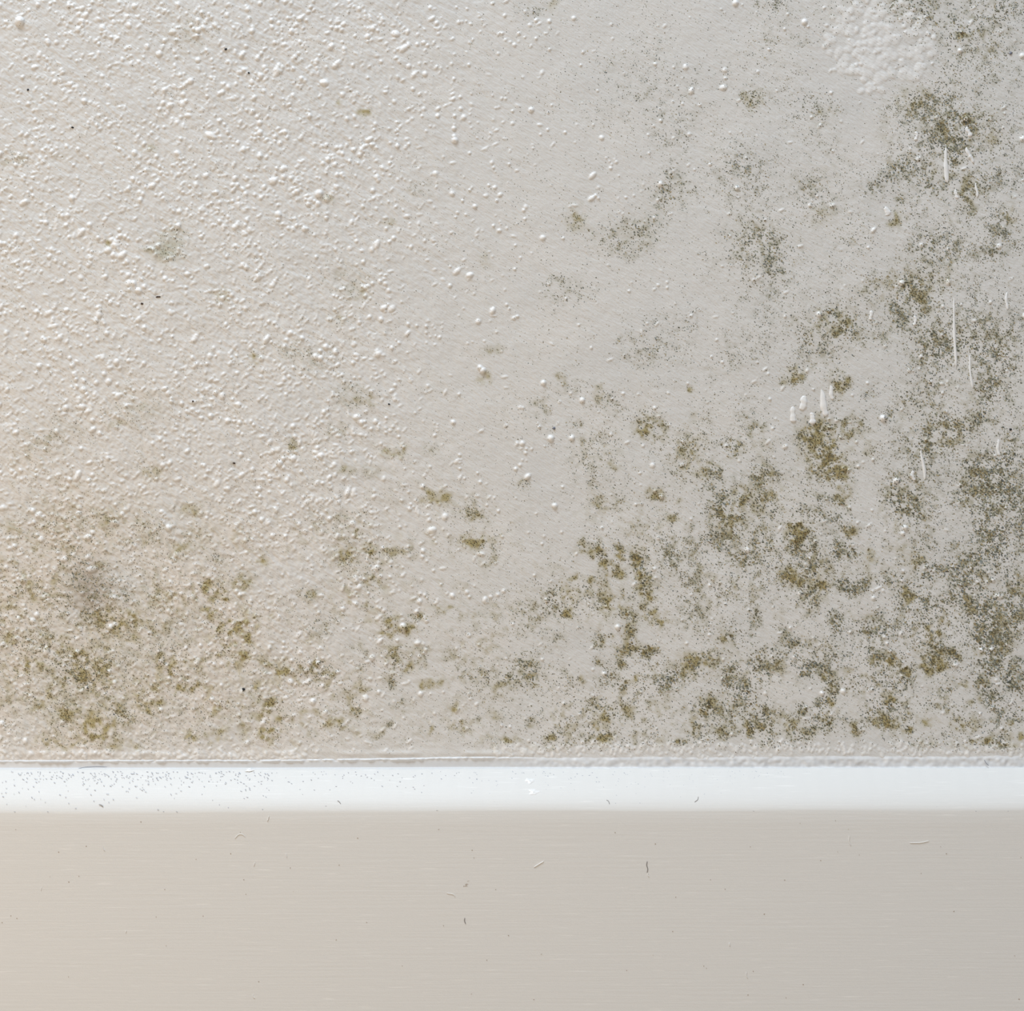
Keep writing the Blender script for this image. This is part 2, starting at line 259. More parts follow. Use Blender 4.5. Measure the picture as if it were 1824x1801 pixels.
heightf = heightf + B
lip = np.exp(-((FY - 1342) / 5) ** 2) * (FX < 950) * (1.0 + .8 * n12)      # ragged paint above the sealant
heightf = heightf + np.clip(lip, 0, 3)
fade = sstep(X0, X0 + 30, FX) * (1 - sstep(X1 - 30, X1 - 2, FX)) * sstep(Y0, Y0 + 30, FY)
heightf = (heightf * fade).astype(np.float32)

def sample(F, x, y):
    x = np.clip(np.asarray(x) - X0, 0, W_ - 1.001); y = np.clip(np.asarray(y) - Y0, 0, H_ - 1.001)
    i, j = y.astype(int), x.astype(int); fy, fx = y - i, x - j
    return (F[i, j] * (1 - fy) * (1 - fx) + F[i + 1, j] * fy * (1 - fx) + F[i, j + 1] * (1 - fy) * fx + F[i + 1, j + 1] * fy * fx)

# ------------------------------------------------------------------ wall
wall_mat, nt, bs = nodes('white emulsion with damp stains')
at = N(nt, 'ShaderNodeAttribute', attribute_name='tint')
tc = N(nt, 'ShaderNodeTexCoord')
mp = N(nt, 'ShaderNodeMapping', vector_type='TEXTURE'); mp.inputs['Rotation'].default_value = (0, math.radians(40), 0); mp.inputs['Scale'].default_value = (1/380, 1/700, 1/1150)
nz = N(nt, 'ShaderNodeTexNoise'); nz.inputs['Scale'].default_value = 1.0; nz.inputs['Detail'].default_value = 3; nz.inputs['Roughness'].default_value = .6
nt.links.new(tc.outputs['Object'], mp.inputs[0]); nt.links.new(mp.outputs[0], nz.inputs['Vector'])
bp = N(nt, 'ShaderNodeBump'); bp.inputs['Strength'].default_value = .55; bp.inputs['Distance'].default_value = .0006
nt.links.new(nz.outputs['Fac'], bp.inputs['Height']); nt.links.new(bp.outputs[0], bs.inputs['Normal'])
nt.links.new(at.outputs['Color'], bs.inputs['Base Color'])
bs.inputs['Roughness'].default_value = .36; bs.inputs['Specular IOR Level'].default_value = .5

step = 1.6
gx = np.concatenate([[-5200, -3200, -1800, -900, -400], np.arange(X0, X1 - 1, step), [2250, 2800, 3800, 5200, 7000]])
gy = np.concatenate([[-8000, -5000, -3000, -1600, -800, -400], np.arange(Y0, Y1 - 1, step), [1500, 1700, 1961]])
GX, GY = np.meshgrid(gx, gy)
inside = (GX > X0) & (GX < X1 - 2) & (GY > Y0) & (GY < Y1 - 2)
GH = np.where(inside, sample(heightf, GX, GY), 0)
base = np.array([.725, .722, .712])
OC = np.array([.38, .315, .12]); SM = np.array([.33, .29, .25]); GR = np.array([.45, .46, .37])
o_ = np.where(inside, sample(oc, GX, GY), 0)[..., None]
smoke = (np.exp(-(((GX - 160) / 36) ** 2 + ((GY - 1048) / 50) ** 2) ** 1.1) * .6)[..., None]
spot = (np.exp(-(((GX - 298 + 6 * np.sin(GY / 7)) / 26) ** 2 + ((GY - 443) / 24) ** 2) ** 1.3) * .5)[..., None]
dk = np.where(inside, sample(np.clip(dark, 0, 1), GX, GY), 0)[..., None]
pale = np.where(inside, sample(n25, GX, GY), 0)[..., None]
tint = base * (1 + .012 * pale)
pink = (.38 * np.exp(-((GX - 150) / 420) ** 2 - ((GY - 1120) / 330) ** 2) + .07)[..., None] * np.clip(1 + .25 * pale, .3, 2)  # warm light at lower left, partly painted in as a pinkish cast
tint = tint * (1 - pink) + tint * np.array([.97, .86, .76]) * pink
ms = np.where(inside, sample(mist, GX, GY), 0)[..., None]; MC = np.array([.27, .265, .19]); kk = np.clip(.12 * dk + .36 * ms, 0, .6); tint = tint * (1 - kk) + MC * kk
bd_ = np.where(inside, sample(B, GX, GY), 0)[..., None]; tint = tint + (.93 - tint) * np.clip(bd_ * .42, 0, .92)  # beads whitened by height: their highlights are painted into the wall colour
k = np.clip(o_ * .75, 0, .82); tint = tint * (1 - k) + OC * k
tint = tint * (1 - smoke) + SM * smoke
tint = tint * (1 - spot) + GR * spot
V = world(GX.ravel(), GY.ravel(), GH.ravel())
wall = mesh_from('wall_back', V, grid_faces(len(gy), len(gx))[:, ::-1], wall_mat, True, tint.reshape(-1, 3))
tag(wall, 'bumpy off-white painted wall with damp stains above the skirting board', 'wall', kind='structure')

# ------------------------------------------------------------------ floor
fm, nt, bs = nodes('beige carpet'); bs.inputs['Base Color'].default_value = (.42, .33, .25, 1); bs.inputs['Roughness'].default_value = .95
nz = N(nt, 'ShaderNodeTexNoise'); nz.inputs['Scale'].default_value = 900
bp = N(nt, 'ShaderNodeBump'); bp.inputs['Distance'].default_value = .002
nt.links.new(nz.outputs['Fac'], bp.inputs['Height']); nt.links.new(bp.outputs[0], bs.inputs['Normal'])
fv = np.array([[-1.55, 0.03, 0], [1.55, 0.03, 0], [1.55, -2.2, 0], [-1.55, -2.2, 0], [-1.55, 0.03, -.02], [1.55, 0.03, -.02], [1.55, -2.2, -.02], [-1.55, -2.2, -.02]])
ff = np.array([[0, 3, 2, 1], [4, 5, 6, 7], [0, 1, 5, 4], [1, 2, 6, 5], [2, 3, 7, 6], [3, 0, 4, 7]])
tag(mesh_from('floor', fv, ff, fm, False), kind='structure')

# ------------------------------------------------------------------ skirting board
sm, nt, bs = nodes('brushed white gloss'); bs.inputs['Base Color'].default_value = (.765, .76, .745, 1)
bs.inputs['Roughness'].default_value = .5; bs.inputs['Specular IOR Level'].default_value = .35
tc = N(nt, 'ShaderNodeTexCoord'); mp = N(nt, 'ShaderNodeMapping'); mp.inputs['Scale'].default_value = (22, 60, 900)
nz = N(nt, 'ShaderNodeTexNoise'); nz.inputs['Scale'].default_value = 1.0; nz.inputs['Detail'].default_value = 4
bp = N(nt, 'ShaderNodeBump'); bp.inputs['Strength'].default_value = .14; bp.inputs['Distance'].default_value = .0004
nt.links.new(tc.outputs['Object'], mp.inputs[0]); nt.links.new(mp.outputs[0], nz.inputs['Vector'])
n2 = N(nt, 'ShaderNodeTexNoise'); n2.inputs['Scale'].default_value = 1500; n2.inputs['Detail'].default_value = 2
b2 = N(nt, 'ShaderNodeBump'); b2.inputs['Strength'].default_value = .12; b2.inputs['Distance'].default_value = .0002
nt.links.new(tc.outputs['Object'], n2.inputs['Vector'])
nt.links.new(nz.outputs['Fac'], bp.inputs['Height']); nt.links.new(n2.outputs['Fac'], b2.inputs['Height'])
nt.links.new(bp.outputs[0], b2.inputs['Normal']); nt.links.new(b2.outputs[0], bs.inputs['Normal'])

mp2 = N(nt, 'ShaderNodeMapping'); mp2.inputs['Scale'].default_value = (70, 70, 2300)
n3_ = N(nt, 'ShaderNodeTexNoise'); n3_.inputs['Scale'].default_value = 1.0; n3_.inputs['Detail'].default_value = 1
rp = N(nt, 'ShaderNodeValToRGB'); rp.color_ramp.elements[0].position = .66; rp.color_ramp.elements[0].color = (.765, .76, .745, 1)
rp.color_ramp.elements[1].position = .78; rp.color_ramp.elements[1].color = (.87, .865, .85, 1)
nt.links.new(tc.outputs['Object'], mp2.inputs[0]); nt.links.new(mp2.outputs[0], n3_.inputs['Vector'])
nt.links.new(n3_.outputs['Fac'], rp.inputs[0]); nt.links.new(rp.outputs[0], bs.inputs['Base Color'])

HF = 66.0
def skirt_h(t):       # t 1 at the back edge of the rounded top, 0 where the face begins
    return 10 + (HF - 10) * (1 - t ** 1.45)
sx = np.concatenate([[-5200, -2500, -900, -300], np.arange(X0, X1, 6.0), [2200, 2800, 4000, 7000]])
def wob(seed, amp, lens):
    r = np.random.default_rng(seed); o = np.zeros_like(sx)
    for L in lens:
        o += np.sin(sx / L * 6.283 + r.uniform(0, 6)) * r.uniform(.5, 1)
    return o * amp / len(lens)
top = 1370 + wob(1, .8, (900, 330, 41, 23)) - 2.0 * sstep(300, 1824, sx)
bot = 1449 + wob(2, 2.5, (1300, 480)) - 4 * sstep(200, 1300, sx)
rows = []
rows.append((0 * sx, top - 1, sx * 0 - 8))
rows.append((0 * sx, top - .5, sx * 0 + 6))
for t in np.linspace(1, 0, 26):
    rows.append((0, bot - (bot - top) * t, skirt_h(t) + 0 * sx))
prof = []
for _, py, h in rows:
    qx, qy = near(sx, py, h); prof.append(world(sx, qy, h))
for py in list(np.linspace(1470, 1801, 14)):
    qx, qy = near(sx, py + 0 * sx, HF); prof.append(world(sx, qy, HF + 0 * sx))
fl = world(sx, 1961 + 0 * sx, HF + 0 * sx); prof.append(fl)
prof.append(world(sx, 1961 + 0 * sx, -8 + 0 * sx)); prof.append(prof[0].copy())
PV = np.concatenate(prof)
sk = mesh_from('baseboard_back', PV, grid_faces(len(prof), len(sx))[:, ::-1], sm, True)
tag(sk, 'white painted skirting board with rounded top edge under the damp wall', 'skirting board', kind='structure')

def skirt_surface_h(px, py):
    t = np.clip((1447 - py) / (1447 - 1369.0), 0, 1)
    return skirt_h(t)

# ------------------------------------------------------------------ sealant bead
cm, nt, bs = nodes('old white sealant'); bs.inputs['Base Color'].default_value = (.76, .765, .775, 1); bs.inputs['Roughness'].default_value = .38
at = N(nt, 'ShaderNodeAttribute', attribute_name='tint'); nt.links.new(at.outputs['Color'], bs.inputs['Base Color'])
cxs = np.concatenate([[-5200, -2500, -900, -300], np.arange(X0, X1 - 1, 1.5), [2200, 2800, 4000, 7000]])
rowsn = 22; u = np.linspace(0, 1, rowsn)
topline = np.interp(cxs, [0, 300, 460, 700, 840, 950, 1200, 1500, 1824], [1354, 1353, 1353, 1350, 1347, 1347, 1346, 1345, 1344])
cr = np.clip(sstep(840, 1020, cxs), 0, 1)
nA, nB = fnoise(31, 2.5), fnoise(32, 6, 4)
CVs = []; CT = []
for q in u:
    py = topline + (1371.5 - topline) * q
    ridge = (1.9 + .8 * sample(nA, cxs, py) + .6 * sample(n12, cxs, py)) * np.exp(-((q - .12) / .11) ** 2) * (1 - cr)
    body = 1.0 + 1.2 * q + 8.0 * sstep(.78, 1.0, q)
    rgh = (.5 * sample(nA, cxs, py) + .35 * sample(nB, cxs, py)) * (.12 + .8 * cr) * np.sin(math.pi * min(1, q * 1.05)) 
    e = sstep(0, .08, np.array(q)) * (1 - cr) + sstep(0, .3, np.array(q)) * cr
    h = (ridge + body + rgh) * e - .6 * (1 - e)
    CT.append(np.stack([.74 + .035 * sample(n3, cxs, py) * cr - .03 * (q > .3) + 0 * cxs] * 3, -1) * np.array([.99, 1.0, 1.015]) * (1 - .04 * (1 - cr)[:, None] * (q > .3)))
    CVs.append(world(cxs, py, h))
caulk = mesh_from('sealant_bead', np.concatenate(CVs), grid_faces(rowsn, len(cxs))[:, ::-1], cm, True, np.clip(np.concatenate(CT), 0, .86))
tag(caulk, 'long pale grey sealant bead running along the joint between wall and skirting board', 'sealant')

# ------------------------------------------------------------------ mould
mm, nt, bs = nodes('mould growth'); at = N(nt, 'ShaderNodeAttribute', attribute_name='tint')
nt.links.new(at.outputs['Color'], bs.inputs['Base Color']); bs.inputs['Roughness'].default_value = .95; bs.inputs['Specular IOR Level'].default_value = .1

P = np.clip(dens, 0, 1.3) * (.6 + .4 * np.clip(n3 + .6, 0, 2.2))
flat = P[:, :].ravel().astype(np.float64); flat *= (FX.ravel() > -150) & (FX.ravel() < 1975)
cum = np.cumsum(flat); total = cum[-1]
NS = int(total * .15)
idx = np.searchsorted(cum, rng.uniform(0, total, NS))
SX = FX.ravel()[idx] + rng.uniform(-.5, .5, NS); SY = FY.ravel()[idx] + rng.uniform(-.5, .5, NS)
local = sample(np.clip(dens, 0, 1.3), SX, SY)
SR = (1 - .18 * (SX < 900)) * rng.uniform(.65, 1.2, NS) * (.74 + .66 * local) * np.where(rng.uniform(size=NS) < .08, 1.35, 1)
SO = sample(oc, SX, SY)
print('mould grains', NS)

# patch name points: x, y, reach, label
PATCH = [
 (300,440,34,'round grey-green mould spot alone on the upper left of the wall'),
 (160,1040,62,'smoky brown-grey mould patch in the lower left of the wall'),
 (130,1185,85,'broad speckled olive mould patch directly below the smoky brown-grey patch'),
 (150,1300,60,'yellow mould patch growing just above the skirting at far left'),
 (280,950,70,'faint brown mould patch upper right of the smoky patch at left'),
 (400,1050,50,'stepped cluster of ochre mould dots above the olive streak at lower left'),
 (420,1145,48,'vertical olive streak of mould below the stepped ochre dots'),
 (300,1190,60,'thin olive mould patch right of the broad speckled patch at lower left'),
 (385,1308,50,'row of small olive mould tufts close above the skirting at left'),
 (490,1190,48,'olive mould cluster right of and below the vertical olive streak'),
 (487,1255,48,'mould clump with a dark yellow point beside the black grit grain'),
 (560,1080,55,'pale two-part mould smudge between the left cluster and centre of the wall'),
 (640,970,55,'loose brown mould cluster with two dark points, left of centre'),
 (710,1130,55,'olive mould cluster carrying one large white paint bead'),
 (700,1200,50,'grey-green mould tail hanging below the cluster with the white bead'),
 (620,1250,50,'small olive mould tufts low on the wall left of centre'),
 (850,955,45,'ochre bar of mould with a smaller spot above it, near centre'),
 (885,1225,60,'thin grey mould patch low on the wall at centre'),
 (770,885,30,'single yellow mould spot left of centre, halfway down'),
 (520,795,18,'tiny dark olive mould dot among white paint beads at left'),
 (630,705,38,'faint grey mould smudge in the middle of the beaded paint'),
 (1152,762,36,'single ochre mould spot high above the forked mould column'),
 (1166,882,24,'small bright ochre mould spot right above the forked mould column'),
 (1065,1000,55,'left arm of the forked ochre mould column, right of centre'),
 (1142,1010,45,'right arm of the forked ochre mould column, right of centre'),
 (1110,1090,55,'thick olive stem of the forked mould column'),
 (1115,1160,45,'ragged foot of the forked mould column'),
 (1010,1068,30,'yellowish mould spot left of the forked mould column'),
 (1075,1290,50,'ring of ochre mould tufts just above the skirting, right of centre'),
 (1250,1275,50,'dark brown-yellow mould clump low on the wall below the fine grey speckle'),
 (1290,1170,70,'broad grey-green mould patch right of the forked column foot'),
 (1340,1295,50,'golden mould tuft just above the skirting, left of the corner growth'),
 (1240,830,55,'grey-olive mould cluster above the large double clump'),
 (1300,905,60,'large olive and slate mould clump diagonal from the right-hand tall blot'),
 (1303,795,22,'round ochre mould spot above the large olive and slate clump'),
 (1345,1000,55,'soft grey mould patch below the large olive and slate clump'),
 (1465,805,62,'tall golden-brown mould blot under the white paint runs'),
 (1497,683,24,'round golden mould spot right above the white paint runs'),
 (1415,668,24,'smaller golden mould spot left above the white paint runs'),
 (1517,762,26,'dark mould spot right of the white paint runs'),
 (1500,885,36,'small brown mould blot below the tall golden-brown blot'),
 (1422,958,40,'golden mould patch at the upper left of the mould ring'),
 (1415,1028,30,'round golden mould patch at the lower left of the mould ring'),
 (1465,1045,34,'dark golden bottom of the mould ring on the right'),
 (1535,1010,45,'right side of the mould ring with a brown upper tip'),
 (1445,1080,26,'small dark mould tuft hanging below the mould ring'),
 (1475,1195,60,'grey mould trail with dark brown points low on the right'),
 (1430,1295,50,'chain of dark mould tufts along the bottom, right of the golden tuft'),
 (1590,1185,45,'short diagonal of dark mould with a brown middle, low on the right'),
 (1575,1275,55,'olive-brown mould chain above the skirting, below the short diagonal'),
 (1668,1165,50,'reddish-brown mould blot, the rustiest of all, low on the right'),
 (1615,1062,45,'yellow-olive mould patch with slate tail, above and left of the rusty blot'),
 (1725,1290,40,'yellow-green mould smear low at the right corner'),
 (1790,1328,40,'bright golden mould streak touching the sealant at far right'),
 (1775,1210,65,'dark mould mass above the yellow-green smear at far right'),
 (1765,1085,90,'large grey speckled mould field at the right edge, above the dark mass'),
 (1665,1025,55,'slate-green mould cloud left of the large speckled field'),
 (1550,1112,28,'small round grey mould patch between mould ring and yellow-olive patch'),
 (1770,860,90,'large dark speckled mould field at the right edge, halfway down'),
 (1620,880,50,'grey-olive mould cluster left of the dark speckled field'),
 (1650,790,50,'slate mould streak beside a long white paint run'),
 (1740,700,70,'speckled mould patch between the two long paint runs and the right edge'),
 (1650,610,60,'grey-green mould cloud left of the longest white paint run'),
 (1635,512,60,'brown-tinged mould patch above the ring-shaped mould'),
 (1595,555,28,'ring-shaped grey mould mark in the upper right'),
 (1485,572,60,'olive-grey mould bar left of the ring-shaped mark'),
 (1695,225,75,'dark green-black mould cloud in the upper right'),
 (1610,325,55,'grey mould streaks below and left of the upper dark cloud'),
 (1722,345,45,'olive mould spot among short white paint runs, upper right'),
 (1596,390,22,'small ochre mould spot beside a pale paint run, upper right'),
 (1650,20,75,'streaky grey mould touching the top edge at right'),
 (1341,175,22,'isolated green mould spot near the top right of centre'),
 (1345,430,60,'round grey speckled mould patch right of centre, upper half'),
 (1195,348,40,'dense grey mould spot upper centre-right'),
 (1110,415,60,'diffuse grey mould patch beside a yellow spot, upper centre'),
 (1025,390,24,'yellowish mould spot left of the diffuse grey patch, upper centre'),
 (1015,518,45,'faint grey-green mould smudge below the yellowish spot, upper centre'),
]
SCATTER = [
 (lambda x, y: (x < 900) & (y >= 700), 'scattered fine mould specks over the lower left half of the wall'),
 (lambda x, y: (x < 900) & (y < 700), 'sparse fine mould specks over the beaded upper left of the wall'),
 (lambda x, y: (x >= 900) & (y < 700), 'scattered fine mould specks over the upper right of the wall'),
 (lambda x, y: (x >= 900) & (y >= 700), 'scattered fine mould specks over the lower right of the wall'),
]
pc = np.array([[p[0], p[1], p[2]] for p in PATCH], float)
dd = np.sqrt((SX[:, None] - pc[None, :, 0]) ** 2 + (SY[:, None] - pc[None, :, 1]) ** 2) / pc[None, :, 2]
own = np.argmin(dd, 1); own[dd[np.arange(NS), own] > 1.25] = -1

def grains(name, x, y, r, och):
    n = len(x); K = 6
    a = np.linspace(0, 2 * math.pi, K, endpoint=False)[None, :] + rng.uniform(0, 1, (n, 1))
    rr = r[:, None] * rng.uniform(.7, 1.25, (n, K))
    el = rng.uniform(1.0, 1.7, (n, 1)); th = rng.normal(math.radians(38), .5, (n, 1))
    ux, uy = rr * np.cos(a) * el, rr * np.sin(a) / np.sqrt(el)
    vx = x[:, None] + ux * np.cos(th) - uy * np.sin(th); vy = y[:, None] + ux * np.sin(th) + uy * np.cos(th)
    h = sample(heightf, vx, vy) + .10; hc = sample(heightf, x, y) + .12 + .32 * r
    hc = np.maximum(hc, h.max(1) + .05)
    co = np.concatenate([world(vx, vy, h), world(x, y, hc)[:, None, :]], 1).reshape(-1, 3)
    b = (np.arange(n) * (K + 1))[:, None]; i = np.arange(K)[None, :]
    f = np.stack([np.broadcast_to(b + K, (n, K)), b + (i + 1) % K, b + i], -1).reshape(-1, 3)
    t = rng.uniform(size=(n, 1))
    colr = np.where(t < .45, [[.125, .128, .098]], np.where(t < .7, [[.12, .135, .135]], [[.16, .135, .085]]))
    ok = np.clip(och, 0, 1)[:, None]
    colr = colr * (1 - .55 * ok) + np.array([[.13, .095, .03]]) * .55 * ok
    colr = colr * rng.uniform(.7, 2.9, (n, 1))
    return mesh_from(name, co, f[:, ::-1], mm, True, np.repeat(colr, K + 1, 0))

for i, p in enumerate(PATCH):
    k = own == i
    if k.sum() < 3: continue
    tag(grains('mould_patch', SX[k], SY[k], SR[k], SO[k]), p[3], 'mould', 'mould patches on the painted wall')
for fn, lab in SCATTER:
    k = (own == -1) & fn(SX, SY)
    tag(grains('mould_specks', SX[k], SY[k], SR[k] * .9, SO[k]), lab, 'mould', kind='stuff')

# ------------------------------------------------------------------ white paint runs
pm, nt, bs = nodes('thick white paint'); bs.inputs['Base Color'].default_value = (.86, .86, .86, 1); bs.inputs['Roughness'].default_value = .35
def run(x0, y0, x1, y1, w0, w1, hgt, label, seed):
    r = np.random.default_rng(seed); n = 22; m = 9
    t = np.linspace(0, 1, n)[:, None]; s = np.linspace(-1, 1, m)[None, :]
    wd = (w0 + (w1 - w0) * t) * np.sqrt(np.clip(1 - (2 * t - 1) ** 6, 0.0, 1)) * (1 + .13 * np.sin(t * 7 + r.uniform(0, 6)) + .08 * np.sin(t * 17 + r.uniform(0, 6)) + .2 * s * np.sin(t * 6 + r.uniform(0, 6)))
    L = math.hypot(x1 - x0, y1 - y0); nx, ny = (y1 - y0) / L, -(x1 - x0) / L
    cx = x0 + (x1 - x0) * t + 1.2 * np.sin(t * 5 + r.uniform(0, 6)); cy = y0 + (y1 - y0) * t
    vx = cx + nx * wd * s; vy = cy + ny * wd * s
    h = sample(heightf, vx, vy) * (1 - .6 * (1 - np.abs(s))) + hgt * np.clip(1 - s ** 2, 0, 1) ** .6 * np.clip(np.abs(wd) / max(w0, w1), .2, 1) + np.where(np.abs(s) > .99, -.3, .25)
    o = mesh_from('paint_run', world(vx.ravel(), vy.ravel(), h.ravel()), grid_faces(n, m), pm, True)
    # a closed back makes it a solid dab
    return tag(o, label, 'paint run', 'white paint runs on the wall')
RUNS = [
 (1462,693,1472,742,3.0,8.0,2.6,'longest of the white paint dabs above the tall golden-brown mould blot'),
 (1435,705,1427,731,5.0,7.5,2.4,'broad white paint dab between two others above the tall golden-brown blot'),
 (1411,724,1414,752,3.5,6.5,2.4,'leftmost white paint dab above the tall golden-brown mould blot'),
 (1446,735,1448,756,4.0,6.0,2.2,'lowest white paint dab touching the top of the tall golden-brown blot'),
 (1478,686,1484,712,2.5,4.5,1.2,'thin faint paint run right of the longest dab, below the round golden spot'),
 (1699,528,1702,655,1.8,3.0,1.5,'longest thin vertical paint run in the upper right of the wall'),
 (1727,632,1731,692,1.6,2.8,1.3,'thin curved paint run right of and below the longest thin run'),
 (1641,800,1647,855,2.0,3.2,1.4,'thin vertical paint run below the slate mould streak'),
 (1624,838,1628,856,3.0,4.0,1.3,'short stubby paint run left of the one below the slate streak'),
 (1684,262,1687,326,3.0,4.5,1.5,'pale vertical paint run under the dark green-black mould cloud'),
 (1721,262,1733,290,2.5,4.0,1.5,'slanting paint run right under the dark green-black mould cloud'),
 (1723,226,1727,244,3.0,4.5,1.6,'bright short paint dab on the right of the dark green-black cloud'),
 (1631,234,1633,250,2.5,3.5,1.5,'small white paint dab left under the dark green-black cloud'),
 (1702,338,1704,354,2.5,4.0,1.3,'short paint dab left of the olive spot, upper right'),
 (1739,325,1740,352,1.8,2.6,1.2,'short thin paint run right of the olive spot, upper right'),
 (1579,368,1581,384,4.0,6.0,1.2,'pale round paint dab above the small ochre spot, upper right'),
 (1629,562,1630,580,2.5,3.2,1.1,'pale short paint run left of the longest thin run'),
 (1793,520,1794,552,2.0,3.4,1.3,'short paint run near the right edge, upper right'),
 (1777,782,1780,812,2.2,3.4,1.2,'short paint run above the dark speckled field at the right edge'),
 (1551,553,1552,570,3.0,3.6,1.2,'pale stub of paint left of the ring-shaped mould mark'),
]
for i, r_ in enumerate(RUNS): run(*r_[:7], r_[7], 100 + i)

# ------------------------------------------------------------------ small things: grit, hairs, fibres, dust
def tube(name, pts, rad, mat, label, cat, group=None):
    pts = np.array(pts, float)                      # x, y, h units
    t = np.linspace(0, len(pts) - 1, 6 * (len(pts) - 1) + 1)
    P3 = np.stack([np.interp(t, np.arange(len(pts)), pts[:, c]) for c in range(3)], -1)
    for _ in range(3): P3[1:-1] = (P3[:-2] + 2 * P3[1:-1] + P3[2:]) / 4
    n = len(P3); T = np.gradient(P3, axis=0); T /= np.linalg.norm(T, axis=1)[:, None]
    A = np.cross(T, [0, 0, 1.0]); A /= np.linalg.norm(A, axis=1)[:, None]; Bn = np.cross(T, A)
    a = np.linspace(0, 2 * math.pi, 7)[:-1]
    rr = rad * np.sqrt(np.clip(1 - (np.linspace(-1, 1, n) ** 8), .05, 1))[:, None, None]
    V = P3[:, None, :] + rr * (A[:, None, :] * np.cos(a)[None, :, None] + Bn[:, None, :] * np.sin(a)[None, :, None])
    f = []
    for i in range(n - 1):
        for j in range(6): f.append([i * 6 + j, i * 6 + (j + 1) % 6, (i + 1) * 6 + (j + 1) % 6, (i + 1) * 6 + j])
    v = V.reshape(-1, 3)
    o = mesh_from(name, world(v[:, 0], v[:, 1], v[:, 2]), np.array(f), mat, True)
    return tag(o, label, cat, group)
def plain(name, c, rough=.6):
    m, nt, bs = nodes(name); bs.inputs['Base Color'].default_value = (*c, 1); bs.inputs['Roughness'].default_value = rough; return m
black = plain('black grit', (.015, .015, .018)); slate = plain('slate blue hair', (.20, .21, .26)); grey = plain('grey hair', (.26, .24, .23)); white = plain('white lint', (.88, .87, .85))
brown = plain('brown crumb', (.06, .035, .02))

def lump(name, x, y, rx, ry, mat, label, cat, hbase=None, seed=0, group=None):
    r = np.random.default_rng(seed); v = []; f = []
    nu, nv = 10, 6
    h0 = float(sample(heightf, x, y)) if hbase is None else hbase
    for i in range(nv + 1):
        th = math.pi * i / nv
        for j in range(nu):
            ph = 2 * math.pi * j / nu; q = 1 + .22 * r.standard_normal() * math.sin(th)
            v.append((x + rx * q * math.sin(th) * math.cos(ph), y + ry * q * math.sin(th) * math.sin(ph), h0 + .4 + min(rx, ry) * .7 * math.cos(th)))
    for i in range(nv):
        for j in range(nu): f.append([i * nu + j, (i + 1) * nu + j, (i + 1) * nu + (j + 1) % nu, i * nu + (j + 1) % nu])
    v = np.array(v)
    return tag(mesh_from(name, world(v[:, 0], v[:, 1], v[:, 2]), np.array(f), mat, True), label, cat, group)
G = 'grit grains on the wall'
for i, (x, y, rx, ry, m, lab) in enumerate([
 (434,1228,2.3,2.9,black,'tiny black grit grain low on the wall, the blackest speck at left'),
 (282,529,4.6,1.6,brown,'flat dark brown crumb below the round grey-green mould spot'),
 (253,541,2.6,1.8,brown,'smaller brown crumb left of and below the flat crumb'),
 (693,720,1.9,1.4,black,'black grit grain left of centre, among the white beads'),
 (402,88,2.0,2.2,black,'dark grit grain near the top left, right of the others'),
 (50,160,2.0,1.8,black,'dark grit grain in the upper left corner area'),
 (129,227,2.0,1.6,black,'dark grit grain below the one in the upper left corner area'),
 (443,130,1.5,1.8,black,'dark grit grain right of and below the top left one'),
 (1800,765,2.4,2.0,black,'black grit grain at the right edge halfway up'),
 (1800,95,2.6,2.4,slate,'slate grit grain near the top right corner'),
 (987,763,2.4,2.6,slate,'slate grit grain near centre, beside two white beads'),
 (417,825,2.0,1.9,brown,'brown grit grain left of the tiny dark olive mould dot'),
 (344,715,1.8,1.5,brown,'reddish-brown grit grain above the one left of the olive dot'),
]): lump('grit_grain', x, y, rx, ry, m, lab, 'grit', None, 300 + i, G)

def on_skirt(pts, lift=.5):
    out = []
    for x, y in pts:
        h = float(skirt_surface_h(x, y)) + lift; qx, qy = near(x, y, h); out.append((qx, qy, h))
    return out
tube('hair', [(140,1368.5,5.5),(152,1366,5.8),(172,1365,5.8),(192,1365.5,5.5)], .45, slate, 'fine dark hair lying on the sealant bead at far left', 'hair')
HR = 'hairs and lint on the skirting board'
tube('hair', on_skirt([(1153,1534),(1151.5,1541),(1154,1548),(1152.5,1555)]), .65, grey, 'short wavy grey hair on the skirting face, right of centre', 'hair', HR)
tube('hair', on_skirt([(1080,1425),(1084,1427),(1086,1433)]), .55, grey, 'small hooked grey hair on the rounded skirting top, right of centre', 'hair', HR)
tube('hair', on_skirt([(1244,1419),(1243,1425),(1237,1429)]), .55, grey, 'curved grey hair on the rounded skirting top, right of the hooked one', 'hair', HR)
tube('hair', on_skirt([(828,1635),(827,1640),(829.5,1646)]), .65, grey, 'short upright grey hair low on the skirting face at centre', 'hair', HR)
tube('hair', on_skirt([(601,1426),(604,1428),(607,1432)]), .45, grey, 'faint curl of hair on the rounded skirting top, left of centre', 'hair', HR)
tube('hair', on_skirt([(176,1433),(180,1434),(184,1437)]), .6, grey, 'small dark hair on the rounded skirting top at left', 'hair', HR)
tube('hair', [(1752,1353,4),(1756,1360,5.5),(1760,1363,6)], .5, slate, 'slate hair on the sealant bead at far right', 'hair')
